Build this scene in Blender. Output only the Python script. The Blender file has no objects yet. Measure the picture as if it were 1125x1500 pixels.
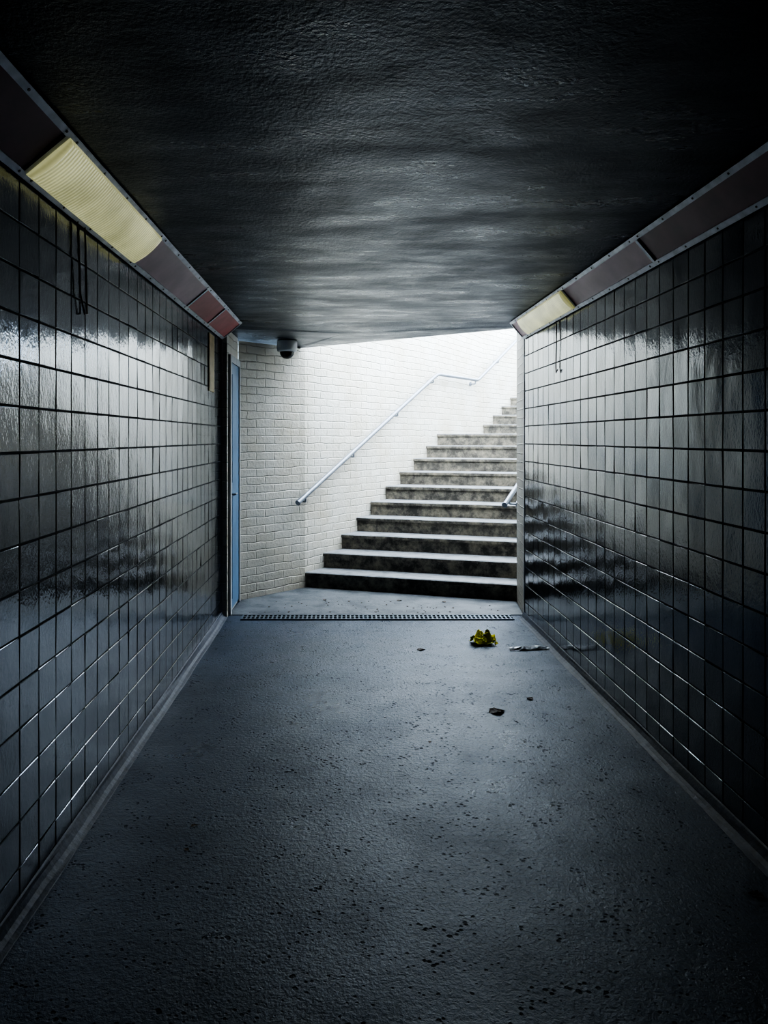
import bpy, bmesh, math, random
from mathutils import Vector, Matrix, noise
random.seed(7)
S=bpy.context.scene
COL=S.collection

# ------------------------------------------------------------ material helpers
def newmat(name):
    m=bpy.data.materials.new(name); m.use_nodes=True
    nt=m.node_tree; b=nt.nodes['Principled BSDF']
    return m,nt,b
def L(nt,a,b): nt.links.new(a,b)
def ramp(nt,fac,stops):
    r=nt.nodes.new('ShaderNodeValToRGB'); e=r.color_ramp.elements
    while len(e)<len(stops): e.new(0.5)
    for i,(p,c) in enumerate(stops):
        e[i].position=p; e[i].color=(c[0],c[1],c[2],1) if hasattr(c,'__len__') else (c,c,c,1)
    L(nt,fac,r.inputs[0]); return r
def noise_tex(nt,vec,scale,detail=4,rough=.55,mscale=None):
    if mscale:
        mp=nt.nodes.new('ShaderNodeMapping'); mp.inputs['Scale'].default_value=mscale
        L(nt,vec,mp.inputs[0]); vec=mp.outputs[0]
    n=nt.nodes.new('ShaderNodeTexNoise'); n.inputs['Scale'].default_value=scale
    n.inputs['Detail'].default_value=detail; n.inputs['Roughness'].default_value=rough
    L(nt,vec,n.inputs['Vector']); return n.outputs['Fac']
def bump(nt,h,strength,dist,prev=None):
    b=nt.nodes.new('ShaderNodeBump'); b.inputs['Strength'].default_value=strength
    b.inputs['Distance'].default_value=dist; L(nt,h,b.inputs['Height'])
    if prev: L(nt,prev,b.inputs['Normal'])
    return b.outputs[0]
def objc(nt): return nt.nodes.new('ShaderNodeTexCoord').outputs['Object']
def math_(nt,op,a,b=None):
    m=nt.nodes.new('ShaderNodeMath'); m.operation=op
    for i,v in enumerate((a,b)):
        if v is None: continue
        if isinstance(v,(int,float)): m.inputs[i].default_value=v
        else: L(nt,v,m.inputs[i])
    return m.outputs[0]
def mix(nt,fac,a,b):
    m=nt.nodes.new('ShaderNodeMix'); m.data_type='RGBA'
    if isinstance(fac,(int,float)): m.inputs[0].default_value=fac
    else: L(nt,fac,m.inputs[0])
    for i,v in ((6,a),(7,b)):
        if hasattr(v,'__len__'): m.inputs[i].default_value=(*v,1)
        else: L(nt,v,m.inputs[i])
    return m.outputs[2]

def simple(name,col,rough=.5,metal=0,nscale=30,namt=.25,bs=.0,spec=None):
    m,nt,b=newmat(name); c=objc(nt)
    n=noise_tex(nt,c,nscale)
    r=ramp(nt,n,[(.3,[x*(1-namt) for x in col]),(.7,[min(1,x*(1+namt)) for x in col])])
    L(nt,r.outputs[0],b.inputs['Base Color'])
    b.inputs['Roughness'].default_value=rough; b.inputs['Metallic'].default_value=metal
    if spec is not None: b.inputs['Specular IOR Level'].default_value=spec
    if bs: L(nt,bump(nt,n,bs,.01),b.inputs['Normal'])
    return m
TINT=(.74,.87,1.0,1)
# glazed tile
def tile_mat():
    m,nt,b=newmat('glazed_tile_dark'); c=objc(nt)
    n=noise_tex(nt,c,2.2,3)
    r=ramp(nt,n,[(.3,(.006,.009,.015)),(.7,(.013,.018,.028))])
    L(nt,r.outputs[0],b.inputs['Base Color'])
    rr=ramp(nt,noise_tex(nt,c,5,4),[(.3,.09),(.75,.19)])
    L(nt,rr.outputs[0],b.inputs['Roughness'])
    b.inputs['Specular IOR Level'].default_value=.85; b.inputs['Specular Tint'].default_value=TINT
    b.inputs['Coat Weight'].default_value=.45; b.inputs['Coat Roughness'].default_value=.07; b.inputs['Coat IOR'].default_value=1.6
    nb=bump(nt,noise_tex(nt,c,7,2,.5,(1,1,.6)),.3,.008)
    nb=bump(nt,noise_tex(nt,c,80,2,.6,(1,1,.6)),.4,.0020,nb)
    nb=bump(nt,noise_tex(nt,c,2.6,2),.3,.02,nb)
    L(nt,nb,b.inputs['Normal']); L(nt,nb,b.inputs['Coat Normal']); return m
TILE=tile_mat()
GROUT=simple('grout_dark',(.009,.011,.015),.8)

def ceil_mat():
    m,nt,b=newmat('ceiling_dark_paint'); c=objc(nt)
    n=noise_tex(nt,c,2.2,7,.7,(.7,1.6,1))
    r=ramp(nt,n,[(.35,(.009,.013,.020)),(.65,(.027,.035,.052))])
    L(nt,r.outputs[0],b.inputs['Base Color'])
    rr=ramp(nt,noise_tex(nt,c,2.4,8,.74,(.7,1.7,1)),[(.40,.26),(.60,.52)])
    L(nt,rr.outputs[0],b.inputs['Roughness'])
    sr=ramp(nt,noise_tex(nt,c,2.1,8,.74,(.7,1.8,1)),[(.38,1.0),(.62,.5)])
    L(nt,sr.outputs[0],b.inputs['Specular IOR Level'])
    b.inputs['Specular Tint'].default_value=TINT
    b.inputs['Coat Weight'].default_value=.15; b.inputs['Coat Roughness'].default_value=.3
    nb=bump(nt,noise_tex(nt,c,60,3,.7),.8,.0054)
    nb=bump(nt,noise_tex(nt,c,2.2,0),.3,.009,nb)
    L(nt,nb,b.inputs['Normal']); L(nt,nb,b.inputs['Coat Normal']); return m
CEIL=ceil_mat()

def floor_mat():
    m,nt,b=newmat('floor_asphalt'); c=objc(nt)
    n=noise_tex(nt,c,1.6,6,.65); n2=noise_tex(nt,c,55,4,.6)
    r=ramp(nt,n,[(.32,(.013,.021,.040)),(.68,(.038,.056,.095))])
    r2=ramp(nt,n2,[(.3,(.5,.5,.5)),(.7,(1.25,1.25,1.25))])
    mm=nt.nodes.new('ShaderNodeMix'); mm.data_type='RGBA'; mm.blend_type='MULTIPLY'; mm.inputs[0].default_value=1
    L(nt,r.outputs[0],mm.inputs[6]); L(nt,r2.outputs[0],mm.inputs[7])
    v=nt.nodes.new('ShaderNodeTexVoronoi'); v.inputs['Scale'].default_value=44
    L(nt,c,v.inputs['Vector'])
    th=math_(nt,'MULTIPLY',math_(nt,'SUBTRACT',noise_tex(nt,c,9,3),.32),1.15)
    pit=math_(nt,'SUBTRACT',th,v.outputs['Distance'])
    pr=ramp(nt,pit,[(0.0,0),(.16,1)]); pr.color_ramp.interpolation='EASE'
    base=mix(nt,math_(nt,'MULTIPLY',pr.outputs[0],.75),mm.outputs[2],(.004,.006,.010))
    L(nt,base,b.inputs['Base Color'])
    r0=ramp(nt,noise_tex(nt,c,2.0,7,.68),[(.36,.27),(.64,.47)])
    L(nt,math_(nt,'ADD',r0.outputs[0],math_(nt,'MULTIPLY',pr.outputs[0],.35)),b.inputs['Roughness'])
    b.inputs['Specular IOR Level'].default_value=.68; b.inputs['Specular Tint'].default_value=TINT
    nb=bump(nt,math_(nt,'SUBTRACT',1,pr.outputs[0]),.7,.0045)
    nb=bump(nt,n2,.75,.0048,nb); nb=bump(nt,noise_tex(nt,c,130,3,.7),.8,.0027,nb)
    nb=bump(nt,noise_tex(nt,c,6,3),.3,.006,nb)
    L(nt,nb,b.inputs['Normal']); return m
FLOOR=floor_mat()

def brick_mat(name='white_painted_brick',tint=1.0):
    m,nt,b=newmat(name)
    uv=nt.nodes.new('ShaderNodeTexCoord').outputs['UV']
    nz=nt.nodes.new('ShaderNodeTexNoise'); nz.inputs['Scale'].default_value=7; nz.inputs['Detail'].default_value=4; L(nt,uv,nz.inputs['Vector'])
    vm=nt.nodes.new('ShaderNodeVectorMath'); vm.operation='SCALE'; vm.inputs['Scale'].default_value=.035; L(nt,nz.outputs['Color'],vm.inputs[0])
    va=nt.nodes.new('ShaderNodeVectorMath'); va.operation='ADD'; L(nt,uv,va.inputs[0]); L(nt,vm.outputs[0],va.inputs[1])
    bk=nt.nodes.new('ShaderNodeTexBrick'); L(nt,va.outputs[0],bk.inputs['Vector'])
    bk.inputs['Scale'].default_value=1; bk.inputs['Brick Width'].default_value=.225; bk.inputs['Row Height'].default_value=.077
    bk.inputs['Mortar Size'].default_value=.007; bk.inputs['Mortar Smooth'].default_value=1
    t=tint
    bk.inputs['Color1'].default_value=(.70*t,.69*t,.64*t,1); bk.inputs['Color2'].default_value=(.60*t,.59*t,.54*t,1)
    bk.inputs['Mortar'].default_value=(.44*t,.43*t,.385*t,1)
    hid=ramp(nt,noise_tex(nt,uv,3.2,4),[(.38,.0),(.62,.75)])
    c0=mix(nt,hid.outputs[0],bk.outputs['Color'],(.66*t,.65*t,.61*t))
    n=noise_tex(nt,uv,24,6,.75); fl=ramp(nt,n,[(.63,0),(.68,1)])
    c1=mix(nt,math_(nt,'MULTIPLY',fl.outputs[0],.6),c0,(.18,.15,.11))
    sep=nt.nodes.new('ShaderNodeSeparateXYZ'); L(nt,uv,sep.inputs[0])
    g=ramp(nt,math_(nt,'ADD',sep.outputs[1],math_(nt,'MULTIPLY',noise_tex(nt,uv,4,5),.9)),[(.35,1),(1.35,0)])
    c2=mix(nt,math_(nt,'MULTIPLY',g.outputs[0],.5),c1,(.22,.185,.13))
    g2=ramp(nt,noise_tex(nt,uv,2.0,5),[(.4,0),(.75,1)])
    c3=mix(nt,math_(nt,'MULTIPLY',g2.outputs[0],.5),c2,(.48*t,.41*t,.28*t))
    L(nt,c3,b.inputs['Base Color']); b.inputs['Roughness'].default_value=.5
    nb=bump(nt,math_(nt,'SUBTRACT',1,bk.outputs['Fac']),.9,.008)
    nb=bump(nt,noise_tex(nt,uv,32,4),.7,.009,nb)
    L(nt,nb,b.inputs['Normal']); return m
BRICK=brick_mat(); BRICK2=brick_mat('dark_painted_brick',.40)  # second brick is the same pattern in a darker tint, for the right return

def conc_mat(name,dark,light,bias=.5,sc=7):
    m,nt,b=newmat(name); c=objc(nt)
    n=noise_tex(nt,c,sc,7,.7)
    r=ramp(nt,n,[(bias-.10,dark),(bias+.10,light)])
    n2=noise_tex(nt,c,60,3)
    L(nt,mix(nt,math_(nt,'MULTIPLY',n2,.4),r.outputs[0],dark),b.inputs['Base Color'])
    b.inputs['Roughness'].default_value=.65
    nb=bump(nt,n,.4,.015); nb=bump(nt,n2,.4,.006,nb); L(nt,nb,b.inputs['Normal']); return m
def riser_mat():
    m,nt,b=newmat('step_riser_stained'); c=objc(nt)
    n=noise_tex(nt,c,8,7,.75)
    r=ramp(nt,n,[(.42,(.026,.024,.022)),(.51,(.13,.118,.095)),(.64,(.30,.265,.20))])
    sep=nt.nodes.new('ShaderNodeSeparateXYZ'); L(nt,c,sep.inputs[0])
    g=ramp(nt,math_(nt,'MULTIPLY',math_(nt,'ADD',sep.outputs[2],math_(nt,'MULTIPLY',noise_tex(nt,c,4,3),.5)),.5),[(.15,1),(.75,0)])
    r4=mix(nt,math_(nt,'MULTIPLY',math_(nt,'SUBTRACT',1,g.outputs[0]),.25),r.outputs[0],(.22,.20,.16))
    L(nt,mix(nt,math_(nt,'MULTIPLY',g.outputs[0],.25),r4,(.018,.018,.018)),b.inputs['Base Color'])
    b.inputs['Roughness'].default_value=.65
    nb=bump(nt,n,.4,.012); nb=bump(nt,noise_tex(nt,c,60,3),.4,.005,nb); L(nt,nb,b.inputs['Normal']); return m
RISER=riser_mat()
TREAD=conc_mat('step_tread_concrete',(.12,.13,.14),(.25,.26,.275),.42)
CONC=conc_mat('apron_concrete',(.040,.050,.060),(.125,.138,.15),.47,4)
COVE=simple('cove_concrete',(.018,.028,.050),.55,0,25,.4,.4)
STEEL=simple('galvanised_rail',(.24,.27,.32),.38,.5,20,.12)
ALU=simple('aluminium_trim',(.42,.44,.50),.42,.35,15,.25)
PINK=simple('panel_faded_pink',(.60,.38,.45),.4,.0,4,.15,.05,.3)
MAROON=simple('panel_maroon',(.20,.055,.085),.42,0,5,.2,.05,.3)
RED=simple('panel_red',(.46,.10,.11),.45,0,5,.2,.05,.3)
SCREW=simple('screw_dark',(.05,.05,.05),.4,.8)
DOORM=simple('door_blue_grey',(.08,.17,.29),.4,0,6,.15,.1)
FRAME=simple('door_frame_offwhite',(.38,.40,.42),.5,0,10,.15)
GRATE=simple('grate_iron',(.14,.18,.22),.4,.7)
DARK=simple('drain_painted_shade',(.004,.004,.005),.9)  # near-black colour stands in for the shade inside a drain channel
WHITEP=simple('cctv_white_plastic',(.85,.85,.85),.4,0,10,.05)
DOME=simple('cctv_smoked_dome',(.01,.01,.012),.06)
LEAF=simple('dry_leaf_brown',(.07,.045,.026),.7,0,40,.4,.3)
TAPE=simple('yellowed_label',(.48,.37,.18),.6,0,12,.2)
CABLE=simple('black_cable',(.01,.01,.01),.5)
PARP=simple('wrapper_foil_grey',(.55,.58,.62),.3,.2,30,.3,.4)
SLABTOP=simple('paving_grey',(.28,.28,.28),.8,0,3,.2)
def lamp_mat():
    m,nt,b=newmat('prismatic_diffuser_lit'); c=objc(nt)
    w=nt.nodes.new('ShaderNodeTexWave'); w.bands_direction='Y'; w.inputs['Scale'].default_value=16; w.inputs['Distortion'].default_value=.3
    L(nt,c,w.inputs['Vector'])
    r=ramp(nt,w.outputs['Fac'],[(0,(.50,.50,.26)),(1,(.74,.74,.42))])
    g=ramp(nt,noise_tex(nt,c,3,5),[(.3,(.55,.55,.50)),(.65,(1,1,1))])
    mm=nt.nodes.new('ShaderNodeMix'); mm.data_type='RGBA'; mm.blend_type='MULTIPLY'; mm.inputs[0].default_value=1
    L(nt,r.outputs[0],mm.inputs[6]); L(nt,g.outputs[0],mm.inputs[7])
    L(nt,mm.outputs[2],b.inputs['Base Color']); L(nt,mm.outputs[2],b.inputs['Emission Color'])
    b.inputs['Emission Strength'].default_value=.6; b.inputs['Roughness'].default_value=.25
    L(nt,bump(nt,w.outputs['Fac'],.4,.004),b.inputs['Normal']); return m
LAMP=lamp_mat()
def packet_mat():
    m,nt,b=newmat('crisp_packet_yellow'); c=objc(nt)
    r=ramp(nt,noise_tex(nt,c,20,2),[(.32,(.02,.03,.01)),(.36,(.95,.90,.03)),(.63,(1.0,.92,.08)),(.67,(.02,.05,.02))])
    L(nt,r.outputs[0],b.inputs['Base Color']); b.inputs['Roughness'].default_value=.4; return m
PACK=packet_mat()

# ------------------------------------------------------------ mesh helpers
def mk(name,verts,faces,mats,midx=None,smooth=False,parent=None,uvs=None):
    me=bpy.data.meshes.new(name); me.from_pydata([tuple(v) for v in verts],[],faces)
    for m in (mats if isinstance(mats,(list,tuple)) else [mats]): me.materials.append(m)
    if midx:
        for p,i in zip(me.polygons,midx): p.material_index=i
    if smooth:
        for p in me.polygons: p.use_smooth=True
    if uvs:
        ul=me.uv_layers.new(name='UVMap')
        for p in me.polygons:
            for li,vi in zip(p.loop_indices,p.vertices): ul.data[li].uv=uvs[p.index][list(p.vertices).index(vi)]
    me.update()
    o=bpy.data.objects.new(name,me); COL.objects.link(o)
    if parent: o.parent=parent
    return o
class B:
    def __init__(s): s.v=[];s.f=[];s.m=[]
    def add(s,vs,fs,m=0):
        o=len(s.v); s.v+= [tuple(v) for v in vs]; s.f+=[tuple(i+o for i in f) for f in fs]; s.m+=[m]*len(fs)
    def box(s,a,b,m=0):
        x0,y0,z0=a;x1,y1,z1=b
        s.add([(x0,y0,z0),(x1,y0,z0),(x1,y1,z0),(x0,y1,z0),(x0,y0,z1),(x1,y0,z1),(x1,y1,z1),(x0,y1,z1)],
          [(0,3,2,1),(4,5,6,7),(0,1,5,4),(1,2,6,5),(2,3,7,6),(3,0,4,7)],m)
    def prism(s,poly,z0,z1,m=0,mtop=None):
        n=len(poly)
        zt=z1 if hasattr(z1,'__len__') else [z1]*n; zb=z0 if hasattr(z0,'__len__') else [z0]*n
        vs=[(p[0],p[1],zb[i]) for i,p in enumerate(poly)]+[(p[0],p[1],zt[i]) for i,p in enumerate(poly)]
        s.add(vs,[(i,(i+1)%n,n+(i+1)%n,n+i) for i in range(n)],m)
        s.add(vs,[tuple(range(n))[::-1]],m); s.add(vs,[tuple(range(n,2*n))],m if mtop is None else mtop)
    def tube(s,a,b,r,seg=12,m=0,cap=True,r2=None):
        a=Vector(a);b=Vector(b);d=(b-a).normalized(); r2=r if r2 is None else r2
        u=d.orthogonal().normalized(); w=d.cross(u)
        vs=[a+r*(math.cos(t)*u+math.sin(t)*w) for t in [2*math.pi*i/seg for i in range(seg)]]
        vs+=[b+r2*(math.cos(t)*u+math.sin(t)*w) for t in [2*math.pi*i/seg for i in range(seg)]]
        fs=[(i,(i+1)%seg,seg+(i+1)%seg,seg+i) for i in range(seg)]
        if cap: fs+=[tuple(range(seg))[::-1],tuple(range(seg,2*seg))]
        s.add(vs,fs,m)
    def obj(s,name,mats,smooth=False,parent=None,fixn=True):
        o=mk(name,s.v,s.f,mats,s.m,smooth,parent)
        if fixn:
            bm=bmesh.new(); bm.from_mesh(o.data); bmesh.ops.recalc_face_normals(bm,faces=bm.faces); bm.to_mesh(o.data); bm.free()
        return o
def curve_tube(name,pts,r,mat,parent=None):
    cu=bpy.data.curves.new(name,'CURVE'); cu.dimensions='3D'; cu.bevel_depth=r; cu.bevel_resolution=4; cu.use_fill_caps=True
    sp=cu.splines.new('POLY'); sp.points.add(len(pts)-1)
    for i,p in enumerate(pts): sp.points[i].co=(*p,1)
    cu.materials.append(mat); o=bpy.data.objects.new(name,cu); COL.objects.link(o)
    if parent: o.parent=parent
    return o
def empty(name):
    o=bpy.data.objects.new(name,None); o.empty_display_size=.1; COL.objects.link(o); return o
def fillet(pts,r,n=6):
    pts=[Vector(p) for p in pts]; out=[pts[0]]
    for i in range(1,len(pts)-1):
        a=pts[i]+(pts[i-1]-pts[i]).normalized()*r; c=pts[i]+(pts[i+1]-pts[i]).normalized()*r
        for k in range(n+1):
            t=k/n; out.append((1-t)**2*a+2*t*(1-t)*pts[i]+t*t*c)
    out.append(pts[-1]); return out

XL,XR=-1.03,1.50; YE=6.28; YB=-4.0; ZC=2.47; ZF=2.33

# ------------------------------------------------------------ tiled walls
def tilewall(name,X,sgn):
    b=B()
    b.box((min(X-sgn*.2,X-sgn*.006),YB,0),(max(X-sgn*.2,X-sgn*.006),YE,ZC),1)
    p=.15; pz=.146; g=.0045
    nz=int(ZF/pz)+1; ny=int((YE-YB)/p)
    for j in range(nz):
        z1=ZF-j*pz-g/2; z0=z1-pz+g
        if z1<.06: continue
        if z0<.01: z0=.01
        for i in range(ny):
            y1=YE-i*p-g/2; y0=y1-p+g
            ty=random.gauss(0,.0006); tz=random.gauss(0,.0006); e=.0028
            def P(y,z,d): return (X-sgn*.006+sgn*d,y,z)
            vs=[P(y0,z0,0),P(y1,z0,0),P(y1,z1,0),P(y0,z1,0),
                P(y0+e*.3,z0+e*.3,.003),P(y1-e*.3,z0+e*.3,.003),P(y1-e*.3,z1-e*.3,.003),P(y0+e*.3,z1-e*.3,.003),
                P(y0+e,z0+e,.0055-ty-tz),P(y1-e,z0+e,.0055+ty-tz),P(y1-e,z1-e,.0055+ty+tz),P(y0+e,z1-e,.0055-ty+tz)]
            b.add(vs,[(0,1,5,4),(1,2,6,5),(2,3,7,6),(3,0,4,7),(4,5,9,8),(5,6,10,9),(6,7,11,10),(7,4,8,11),(8,9,10,11)],0)
    return b.obj(name,[TILE,GROUT])
tilewall('wall_left',XL,1); tilewall('wall_right',XR,-1)
b=B(); b.box((XL-.2,YB-.2,0),(XR+.2,YB,ZC)); b.obj('sky_blocker_back',[GROUT])  # unseen wall added behind the camera to keep sky light out

# ------------------------------------------------------------ stair/wall plan
A=(-.98,6.93)
Ls=[]
Ys=[7.54,7.80,8.08,8.33,8.57,8.88,9.20,9.50,9.80,10.06]
xs=[447,473,499,522,543,565,585,605,622,640]
for x,y in zip(xs,Ys): Ls.append(((x-505)*y/1100,y))
Ls+=[(2.17,11.80),(2.377,12.05),(2.57,12.30),(2.76,12.55)]
for i in range(6): Ls.append((Ls[-1][0]+.2,Ls[-1][1]+.25))
RISE=.156
wallL=[A,(-.70,7.22),Ls[0]]+[Ls[3],Ls[6],Ls[9],Ls[10],Ls[13],Ls[19],(Ls[19][0]+1.6,Ls[19][1]+2)]
wallR=[(1.505,6.30),(1.58,6.90),(2.91,8.97),(3.90,10.80),(5.6,12.9),(7.4,15.2)]
def hit(p,d,poly):
    best=None
    for a,c in zip(poly,poly[1:]):
        ex,ey=c[0]-a[0],c[1]-a[1]; den=d[0]*ey-d[1]*ex
        if abs(den)<1e-9: continue
        wx,wy=a[0]-p[0],a[1]-p[1]
        t=(wx*ey-wy*ex)/den; u=(wx*d[1]-wy*d[0])/den
        if t>.05 and -1e-6<=u<=1+1e-6 and (best is None or t<best): best=t
    return (p[0]+d[0]*best,p[1]+d[1]*best)
def brickwall(name,poly,side,z0,ztop,th=.2,dark_segs=()):
    vs=[];fs=[];uv=[];mi=[]
    n=len(poly); us=[0]
    for a,c in zip(poly,poly[1:]): us.append(us[-1]+math.dist(a,c))
    off=[]
    for i in range(n):
        a=poly[max(0,i-1)];c=poly[min(n-1,i+1)]
        d=Vector((c[0]-a[0],c[1]-a[1])).normalized(); nn=Vector((-d.y,d.x))*side*th
        off.append((poly[i][0]+nn.x,poly[i][1]+nn.y))
    for i in range(n):
        zt=ztop[i] if hasattr(ztop,'__len__') else ztop
        vs+=[(*poly[i],z0),(*poly[i],zt),(*off[i],z0),(*off[i],zt)]
    for i in range(n-1):
        a=4*i;c=4*i+4; z1a=vs[a+1][2]; z1c=vs[c+1][2]
        mi+=[1 if i in dark_segs else 0]*4
        fs.append((a,c,c+1,a+1)); uv.append([(us[i],z0),(us[i+1],z0),(us[i+1],z1c),(us[i],z1a)])
        fs.append((a+2,a+3,c+3,c+2)); uv.append([(us[i],z0),(us[i],z1a),(us[i+1],z1c),(us[i+1],z0)])
        fs.append((a+1,c+1,c+3,a+3)); uv.append([(us[i],0),(us[i+1],0),(us[i+1],th),(us[i],th)])
        fs.append((a,a+2,c+2,c)); uv.append([(us[i],0),(us[i],th),(us[i+1],th),(us[i+1],0)])
    fs.append((0,1,3,2)); uv.append([(0,z0),(0,vs[1][2]),(th,vs[1][2]),(th,z0)])
    e=4*(n-1); fs.append((e,e+2,e+3,e+1)); uv.append([(0,z0),(th,z0),(th,z0+2),(0,z0+2)])
    mi+=[0,0]
    return mk(name,vs,fs,[BRICK,BRICK2],midx=mi,uvs=uv)
wl=[A,(-.70,7.22),(-.44,7.50),(-.4397,7.5003)]+wallL[2:]
brickwall('wall_stair_left',wl,1,0,[2.40,2.40,2.395,4.0]+[4.0]*(len(wallL)-2))
brickwall('wall_stair_right',wallR,-1,0,[2.44,3.9,3.9,3.9,3.9,3.9],dark_segs=(0,))

def boxuv(name,a,b_,mat):
    o=B(); o.box(a,b_); ob=o.obj(name,[mat]); me=ob.data; ul=me.uv_layers.new(name='UVMap')
    for p in me.polygons:
        for li in p.loop_indices:
            co=me.vertices[me.loops[li].vertex_index].co; n=p.normal
            ul.data[li].uv=(co.y,co.z) if abs(n.x)>.5 else ((co.x,co.z) if abs(n.y)>.5 else (co.x,co.y))
    return ob
boxuv('wall_door_side',(-1.23,YE+.002,0),(-.985,6.93,2.42),BRICK)
d=B()
d.box((-.984,6.40,.03),(-.972,6.88,2.15),0)
for z0,z1 in ((.12,1.0),(1.12,2.05)): d.box((-.972,6.46,z0),(-.966,6.82,z1),0)
d.box((-.984,6.34,0),(-.962,6.40,2.21),1); d.box((-.984,6.88,0),(-.962,6.925,2.21),1); d.box((-.984,6.40,2.15),(-.962,6.88,2.21),1)
d.tube((-.966,6.44,1.02),(-.94,6.44,1.02),.01,10,2); d.tube((-.94,6.44,1.02),(-.94,6.53,1.02),.009,10,2)
d.obj('door_1',[DOORM,FRAME,STEEL])
t=B(); t.box((XL-.01,YE-.012,0),(XL+.006,YE+.001,ZF),0); t.box((XR-.004,YE-.012,0),(XR+.01,YE+.001,ZF),0)
t.obj('trim_1',[ALU])

# ------------------------------------------------------------ stairs
st=B()
d1=(1,-.33); rights=[hit(l,d1,wallR) for l in Ls]
n=len(Ls)
for k in range(n):
    z=RISE*(k+1); l=Ls[k]; r=rights[k]
    if k<n-1: l2,r2=Ls[k+1],rights[k+1]
    else: l2,r2=(l[0]+1.3,l[1]+1.7),(r[0]+1.3,r[1]+1.7)
    zb=0 if k==0 else z-RISE-.05
    nx,ny=.313,.95; rec=.02
    seg=14
    P=lambda a,c,t:(a[0]+(c[0]-a[0])*t,a[1]+(c[1]-a[1])*t)
    st.prism([(l[0]+nx*rec,l[1]+ny*rec),(r[0]+nx*rec,r[1]+ny*rec),r2,l2],zb,z-.035,0)
    fr=[]
    for i in range(seg+1):
        q=P(l,r,i/seg); w=random.uniform(0,.004) if 0<i<seg else 0
        fr.append((q[0]+nx*w,q[1]+ny*w))
    fr2=[(q[0]+nx*.008,q[1]+ny*.008) for q in fr]
    e=.04 if k<n-1 else 0
    bk=[(r2[0]+nx*e,r2[1]+ny*e),(l2[0]+nx*e,l2[1]+ny*e)]
    m=len(fr)
    vs=[(*q,z-.036) for q in fr]+[(*q,z-.008) for q in fr]+[(*q,z) for q in fr2]+[(*bk[1],z),(*bk[0],z),(*bk[1],z-.036),(*bk[0],z-.036)]
    fs=[(i,i+1,m+i+1,m+i) for i in range(m-1)]; st.add(vs,fs,0)
    st.add(vs,[(m+i,m+i+1,2*m+i+1,2*m+i) for i in range(m-1)],1)
    st.add(vs,[tuple(range(2*m,3*m))+(3*m+1,3*m)],1)
    st.add(vs,[tuple(range(m))+(3*m+3,3*m+2)],0)
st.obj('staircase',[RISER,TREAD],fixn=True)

# ------------------------------------------------------------ floor, apron, cove, ceiling
f=B(); f.box((XL-.2,YB-.2,-.1),(9,19,0)); f.obj('floor',[FLOOR])
ap=B(); ap.prism([(-.975,6.36),(1.51,6.36),(1.565,6.87),(Ls[0][0]+.01,Ls[0][1]),(-.70,7.215),(-.955,6.94)],.0,.006)
ap.obj('floor_apron',[CONC])
def cove(name,X,s):
    vs=[];prof=[(0,0),(0,.05),(.006,.046),(.012,.034),(.022,.018),(.036,.008),(.050,.002),(.052,0)]
    ny=60
    for i in range(ny+1):
        y=YB+(YE-YB)*i/ny
        for (dx,z) in prof:
            j=noise.noise((y*2.5,dx*20,X))*.008 if dx>.01 else 0
            vs.append((X+s*(dx+j+.0005),y,max(0,z)))
    m=len(prof); fs=[(i*m+j,i*m+(j+1)%m,(i+1)*m+(j+1)%m,(i+1)*m+j) for i in range(ny) for j in range(m)]
    fs+=[tuple(range(m)),tuple(range(ny*m,ny*m+m))]
    return mk(name,vs,fs,COVE,smooth=False)
cove('baseboard_left',XL,1); cove('baseboard_right',XR,-1)

c=B()
c.box((XL-.2,YB-.2,ZC),(XR+.3,6.28,ZC+.35),0)
poly=[(XL-.2,6.28),(XR+.3,6.28),(XR+.3,6.37),(1.43,6.53),(-.44,7.50),(-.75,7.9),(-1.6,7.4),(-1.6,6.28)]
zb=[ZC,ZC,2.455,2.45,2.40,2.40,2.40,2.44]
nP=len(poly); cen=(0,6.7)
vs=[(p[0],p[1],z) for p,z in zip(poly,zb)]+[(p[0],p[1],ZC+.35) for p in poly]+[(cen[0],cen[1],2.435),(cen[0],cen[1],ZC+.35)]
c.add(vs,[(i,(i+1)%nP,2*nP) for i in range(nP)],0)
c.add(vs,[(nP+i,nP+(i+1)%nP,2*nP+1) for i in range(nP)],1)
c.add(vs,[(i,(i+1)%nP,nP+(i+1)%nP,nP+i) for i in range(nP)],0)
c.obj('ceiling',[CEIL,SLABTOP])

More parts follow.
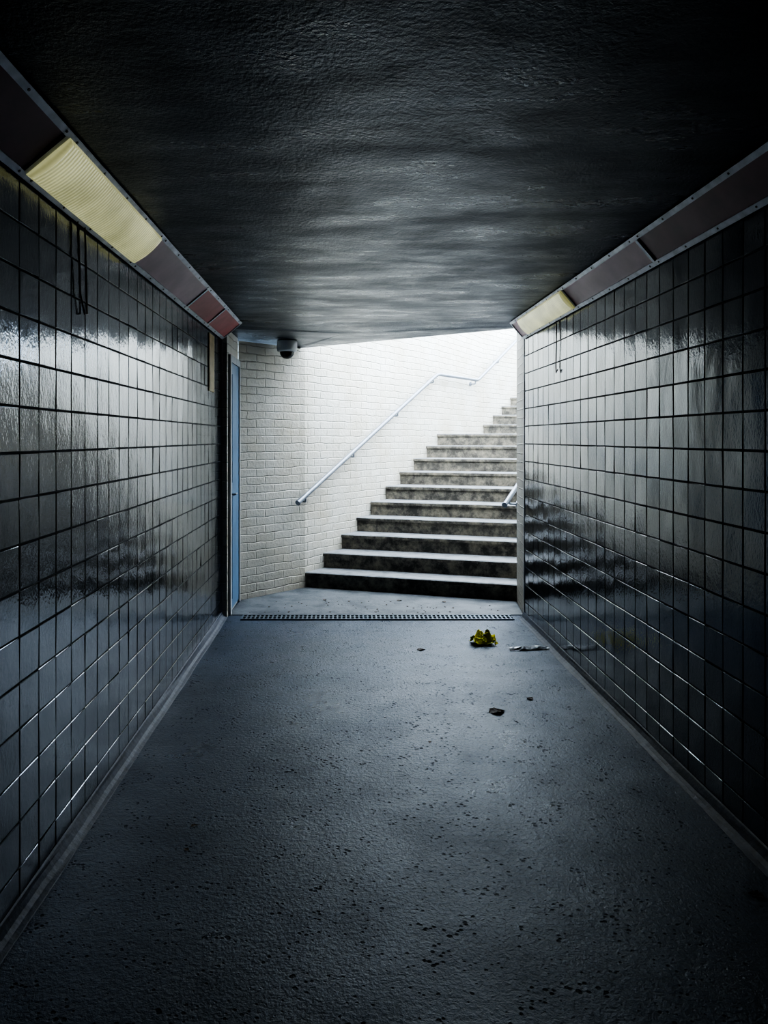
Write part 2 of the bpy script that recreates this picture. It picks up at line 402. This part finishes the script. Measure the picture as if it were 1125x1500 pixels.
# ------------------------------------------------------------ trunking with lights
def trunking(name,X,s,W,segs):
    root=empty(name)
    p0=Vector((X+s*.004,0,ZF)); p1=Vector((X+s*W,0,ZC-.002))
    ez=(p1-p0); Ln=ez.length; ez.normalize(); nn=Vector((s*ez.z,0,-s*ez.x*1.0)) 
    if nn.z>0: nn=-nn
    def Q(t,y,d): 
        v=p0+ez*t+nn*d; return (v.x,y,v.z)
    y0=min(a for a,_,_ in segs); y1=max(b_ for _,b_,_ in segs)
    h=B()
    tri=[(X+s*.004,ZF),(X+s*W,ZC-.002),(X+s*.004,ZC-.002)]
    vs=[(x,y0,z) for x,z in tri]+[(x,y1,z) for x,z in tri]
    h.add(vs,[(0,1,2),(3,5,4),(0,3,4,1),(1,4,5,2),(2,5,3,0)],0)
    def slab(t0,t1,ya,yb,d0,d1,m,bb):
        v=[Q(t0,ya,d0),Q(t1,ya,d0),Q(t1,yb,d0),Q(t0,yb,d0),Q(t0,ya,d1),Q(t1,ya,d1),Q(t1,yb,d1),Q(t0,yb,d1)]
        bb.add(v,[(0,3,2,1),(4,5,6,7),(0,1,5,4),(1,2,6,5),(2,3,7,6),(3,0,4,7)],m)
    fw=.024
    slab(0,fw,y0,y1,0,.010,1,h); slab(Ln-fw,Ln,y0,y1,0,.010,1,h)
    for a,b_,k in segs:
        slab(fw,Ln-fw,a-.012,a+.012,0,.011,1,h) 
        y=a+.06
        while y<b_:
            for t in (fw*.5,Ln-fw*.5):
                h.tube(Q(t,y,.010),Q(t,y,.013),.0045,8,2)
            y+=.28
    slab(fw,Ln-fw,y1-.02,y1,0,.011,1,h)
    h.obj('housing',[ALU,ALU,SCREW],parent=root)
    for i,(a,b_,k) in enumerate(segs):
        if k=='lamp':
            v=[];fs=[];M=12; sec=[(fw*.7,.011)]+[(fw*.7+(Ln-1.4*fw)*(.04+.92*j/M),.028+.010*math.sin(math.pi*j/M)) for j in range(M+1)]+[(Ln-fw*.7,.011)]
            for y,sc in ((a+.01,.35),(a+.025,1),(b_-.025,1),(b_-.01,.35)):
                for t,dd in sec: v.append(Q(t,y,.011+(dd-.011)*sc))
            m=len(sec)
            for r in range(3):
                for j in range(m-1): fs.append((r*m+j,r*m+j+1,(r+1)*m+j+1,(r+1)*m+j))
            fs.append(tuple(range(m))); fs.append(tuple(range(3*m,4*m)))
            o=mk('diffuser_%d'%i,v,fs,LAMP,parent=root)
            bm=bmesh.new(); bm.from_mesh(o.data); bmesh.ops.recalc_face_normals(bm,faces=bm.faces); bm.to_mesh(o.data); bm.free()
        else:
            mat={'pink':PINK,'maroon':MAROON,'red':RED}[k]
            v=[];ny=16;nt_=4;fs=[]
            for iy in range(ny+1):
                for it in range(nt_+1):
                    y=a+.012+(b_-a-.024)*iy/ny; t=fw+(Ln-2*fw)*it/nt_
                    w=.0035+.003*noise.noise((y*3,t*9,X))
                    v.append(Q(t,y,w))
            for iy in range(ny):
                for it in range(nt_):
                    q=iy*(nt_+1)+it; fs.append((q,q+1,q+nt_+2,q+nt_+1))
            mk('panel_%d'%i,v,fs,mat,parent=root,smooth=True)
    return root
trunking('fluorescent_light_trunking',XL,1,.17,[(-3.9,-2.5,'maroon'),(-2.5,-1.3,'pink'),(-1.3,0,'maroon'),(0,1.15,'maroon'),(1.15,2.36,'maroon'),(2.36,3.56,'lamp'),(3.56,4.78,'pink'),(4.78,5.5,'red'),(5.5,6.26,'red')])
trunking('fluorescent_light_trunking',XR,-1,.12,[(-3.9,-2.5,'maroon'),(-2.5,-1.3,'pink'),(-1.3,0,'maroon'),(0,1.15,'maroon'),(1.15,2.36,'maroon'),(2.36,3.58,'maroon'),(3.58,4.80,'pink'),(4.80,6.02,'lamp'),(6.02,6.26,'pink')])

curve_tube('hanging_cable',[(XL+.012,2.86,ZF+.0),(XL+.014,2.87,2.2),(XL+.012,2.89,2.06),(XL+.014,2.93,1.985),(XL+.014,2.96,1.99),(XL+.013,2.955,2.15),(XL+.012,2.94,ZF)],.0035,CABLE)
curve_tube('hanging_cable',[(XR-.012,5.28,ZF),(XR-.014,5.27,2.15),(XR-.013,5.29,2.0),(XR-.016,5.27,1.96),(XR-.014,5.24,1.98)],.004,CABLE)
lb=B(); lb.box((XL+.001,5.68,1.86),(XL+.006,5.90,2.30)); lb.box((XL+.006,5.70,1.88),(XL+.008,5.88,2.28)); lb.obj('faded_wall_sign',[TAPE])

# ------------------------------------------------------------ drain
g=B()
g.box((-.86,6.19,.0005),(1.40,6.34,.002),1)  # flat plate on the solid floor, channel shade painted as its colour
g.box((-.86,6.19,.002),(1.40,6.20,.010),0); g.box((-.86,6.33,.002),(1.40,6.34,.010),0); g.box((-.86,6.262,.002),(1.40,6.270,.009),0)
x=-.86
while x<1.39:
    g.box((x,6.20,.002),(x+.014,6.33,.009),0); x+=.036
g.obj('drain_grate',[GRATE,DARK])

# ------------------------------------------------------------ handrails
def rail(name,pts,side,br):
    root=empty(name)
    curve_tube('rail_tube',fillet(pts,.09),.023,STEEL,root)
    h=B()
    for i,t in br:
        a=Vector(pts[i]);c_=Vector(pts[i+1]); p=a+(c_-a)*t
        nrm=Vector((-.84,.54,0))*side
        dist=.085
        q=p+Vector((0,0,-.06)); w=q+nrm*dist
        h.tube(p-Vector((0,0,.015)),q,.009,8); h.tube(q,w,.009,8); h.tube(w-nrm*.012,w-nrm*.001,.034,16)
    e=Vector(pts[0]); h.tube(e-(Vector(pts[1])-e).normalized()*.012,e,.028,12)
    h.obj('brackets',[STEEL],parent=root)
off=.09
def on_wall(px,py):
    k=(px-505)/1100
    best=None
    for a,c_ in zip(wallL,wallL[1:]):
        d=Vector((c_[0]-a[0],c_[1]-a[1])).normalized(); nn=Vector((d.y,-d.x))*off
        ax,ay=a[0]+nn.x,a[1]+nn.y; bx,by=c_[0]+nn.x,c_[1]+nn.y
        den=(bx-ax)-k*(by-ay)
        if abs(den)<1e-9: continue
        t=(k*ay-ax)/den
        if -.03<=t<=1.03: best=(ax+t*(bx-ax),ay+t*(by-ay)); break
    Y=best[1]; return (best[0],Y,1.5-(py-642)*Y/1100)
rl=[on_wall(437,736),on_wall(641,548),on_wall(700,557),on_wall(757,498),]
last=Vector(rl[-1]); rl.append(tuple(last+Vector((.8,1.0,.62))))
rail('handrail',rl,1,[(0,.04),(0,.33),(0,.65),(0,.96),(1,.93),(2,.5)])
rr=[(1.50,7.03,.88),(1.50+.541*2.4,7.03+.841*2.4,.88+.47*2.4)]
rail('handrail',rr,-1,[(0,.05),(0,.5)])

# ------------------------------------------------------------ CCTV dome
cc=B(); cx,cy,cz=-.545,7.10,2.412
def ringrev(prof,m,seg=28):
    vs=[];fs=[]
    for r,z in prof:
        for i in range(seg): vs.append((cx+r*math.cos(2*math.pi*i/seg),cy+r*math.sin(2*math.pi*i/seg),cz+z))
    for a in range(len(prof)-1):
        for i in range(seg): fs.append((a*seg+i,a*seg+(i+1)%seg,(a+1)*seg+(i+1)%seg,(a+1)*seg+i))
    fs.append(tuple(range(seg))); fs.append(tuple(range((len(prof)-1)*seg,len(prof)*seg)))
    cc.add(vs,fs,m)
ringrev([(.092,.006),(.096,-.005),(.096,-.075),(.090,-.090),(.070,-.095)],0)
ringrev([(.070,-.094)]+[(.070*math.cos(a),-.095-.068*math.sin(a)) for a in [math.radians(x) for x in (5,20,35,50,65,78,86)]],1)
o=cc.obj('cctv_dome_camera',[WHITEP,DOME]); 
for p in o.data.polygons: p.use_smooth=len(p.vertices)==4

# ------------------------------------------------------------ litter
def FP(px,py): 
    Y=1650/(py-642); return ((px-505)*Y/1100,Y)
def crumple(name,px,py,sx,sy,h,mat,rot,seed):
    x,y=FP(px,py); v=[];fs=[];n_=18
    for i in range(n_+1):
        for j in range(n_+1):
            u=i/n_-.5; w=j/n_-.5
            q=noise.noise_vector((u*5+seed,w*5,seed)); z=abs(noise.noise((u*3+seed,w*3,seed*2)))*h*.8+abs(noise.noise((u*9,w*9+seed,1)))*h*.35
            v.append((u*sx+q.x*sx*.1,w*sy+q.y*sy*.12,.004+z+h*.9*math.cos(w*math.pi)*(.45+.55*math.cos(u*math.pi))))
    for i in range(n_):
        for j in range(n_):
            a=i*(n_+1)+j; fs.append((a,a+1,a+n_+2,a+n_+1))
    zm=min(t[2] for t in v); v=[(a,b_,c_-zm) for a,b_,c_ in v]
    o=mk(name,v,fs,mat); o.location=(x,y,.002); o.rotation_euler=(0,0,rot)
    m=o.modifiers.new('s','SOLIDIFY'); m.thickness=.0012; m.offset=1
    return o
crumple('crisp_packet',708,943,.17,.14,.065,PACK,.2,3)
crumple('plastic_wrapper',775,951,.29,.07,.018,PARP,.12,8)
def leaf(px,py,size,rot,name='dry_leaf'):
    x,y=FP(px,py); v=[];fs=[];n_=10
    for i in range(n_+1):
        t=i/n_; w=.34*math.sin(math.pi*t**.8)*(1+.3*math.sin(t*22+size*90))
        for j in (-1,-.5,0,.5,1):
            v.append(((t-.5)*size,w*j*size,size*(.02+.09*abs(j)**2*math.sin(math.pi*t)+.03*math.sin(t*5+j))))
    for i in range(n_):
        for j in range(4):
            a=i*5+j; fs.append((a,a+1,a+6,a+5))
    k=len(v); v+=[(-.5*size,-.01*size,.03*size),(-.5*size,.01*size,.03*size),(-.8*size,0,.02*size)]; fs.append((k,k+1,k+2))
    zm=min(t[2] for t in v); v=[(a,b_,c_-zm) for a,b_,c_ in v]
    o=mk(name,v,fs,LEAF); o.location=(x,y,.001 if py>900 else .007); o.rotation_euler=(0,0,rot); return o
for px,py,s,r in ((728,1043,.10,.3),(776,1024,.05,2),(617,952,.06,.1),(630,1087,.025,1),(285,1210,.03,.4),(273,1245,.025,2.2),
                  (1108,1312,.05,2.6),(585,881,.05,.2),(650,883,.05,2),(476,880,.05,1)):
    leaf(px,py,s,r)
db=B()
for _ in range(60):
    x=random.uniform(-.9,1.4); y=random.uniform(6.38,6.7) if x>.6 else random.uniform(6.4,6.9)
    s=random.uniform(.004,.011); a=random.uniform(0,6.28); z=.0065
    p=[(x+s*math.cos(a+t)*random.uniform(.6,1.2),y+s*math.sin(a+t)*random.uniform(.6,1.2)) for t in (0,1.3,2.6,4,5.2)]
    db.prism(p,z,z+s*.4,0)
db.obj('grit_debris',[LEAF])

# ------------------------------------------------------------ world + light
w=bpy.data.worlds.new('overcast_sky'); S.world=w; w.use_nodes=True; nt=w.node_tree
bg=nt.nodes['Background']; tc=nt.nodes.new('ShaderNodeTexCoord'); sp=nt.nodes.new('ShaderNodeSeparateXYZ')
L(nt,tc.outputs['Generated'],sp.inputs[0])
r=ramp(nt,sp.outputs[2],[(0,(.42,.56,.74)),(.5,(.78,.88,1.0)),(1,(.82,.91,1.0))]); L(nt,r.outputs[0],bg.inputs[0])
bg.inputs[1].default_value=15.5

# ------------------------------------------------------------ camera
cd=bpy.data.cameras.new('camera'); cam=bpy.data.objects.new('camera',cd); COL.objects.link(cam)
cam.location=(0,0,1.5); cam.rotation_euler=(math.radians(90),0,0)
cd.sensor_fit='VERTICAL'; cd.sensor_height=36; cd.sensor_width=27; cd.lens=36*1100/1500
cd.shift_x=(562.5-505)/1500; cd.shift_y=-(750-642)/1500
cd.clip_start=.02
S.camera=cam
S.view_settings.view_transform='AgX'
S.view_settings.look='AgX - High Contrast'
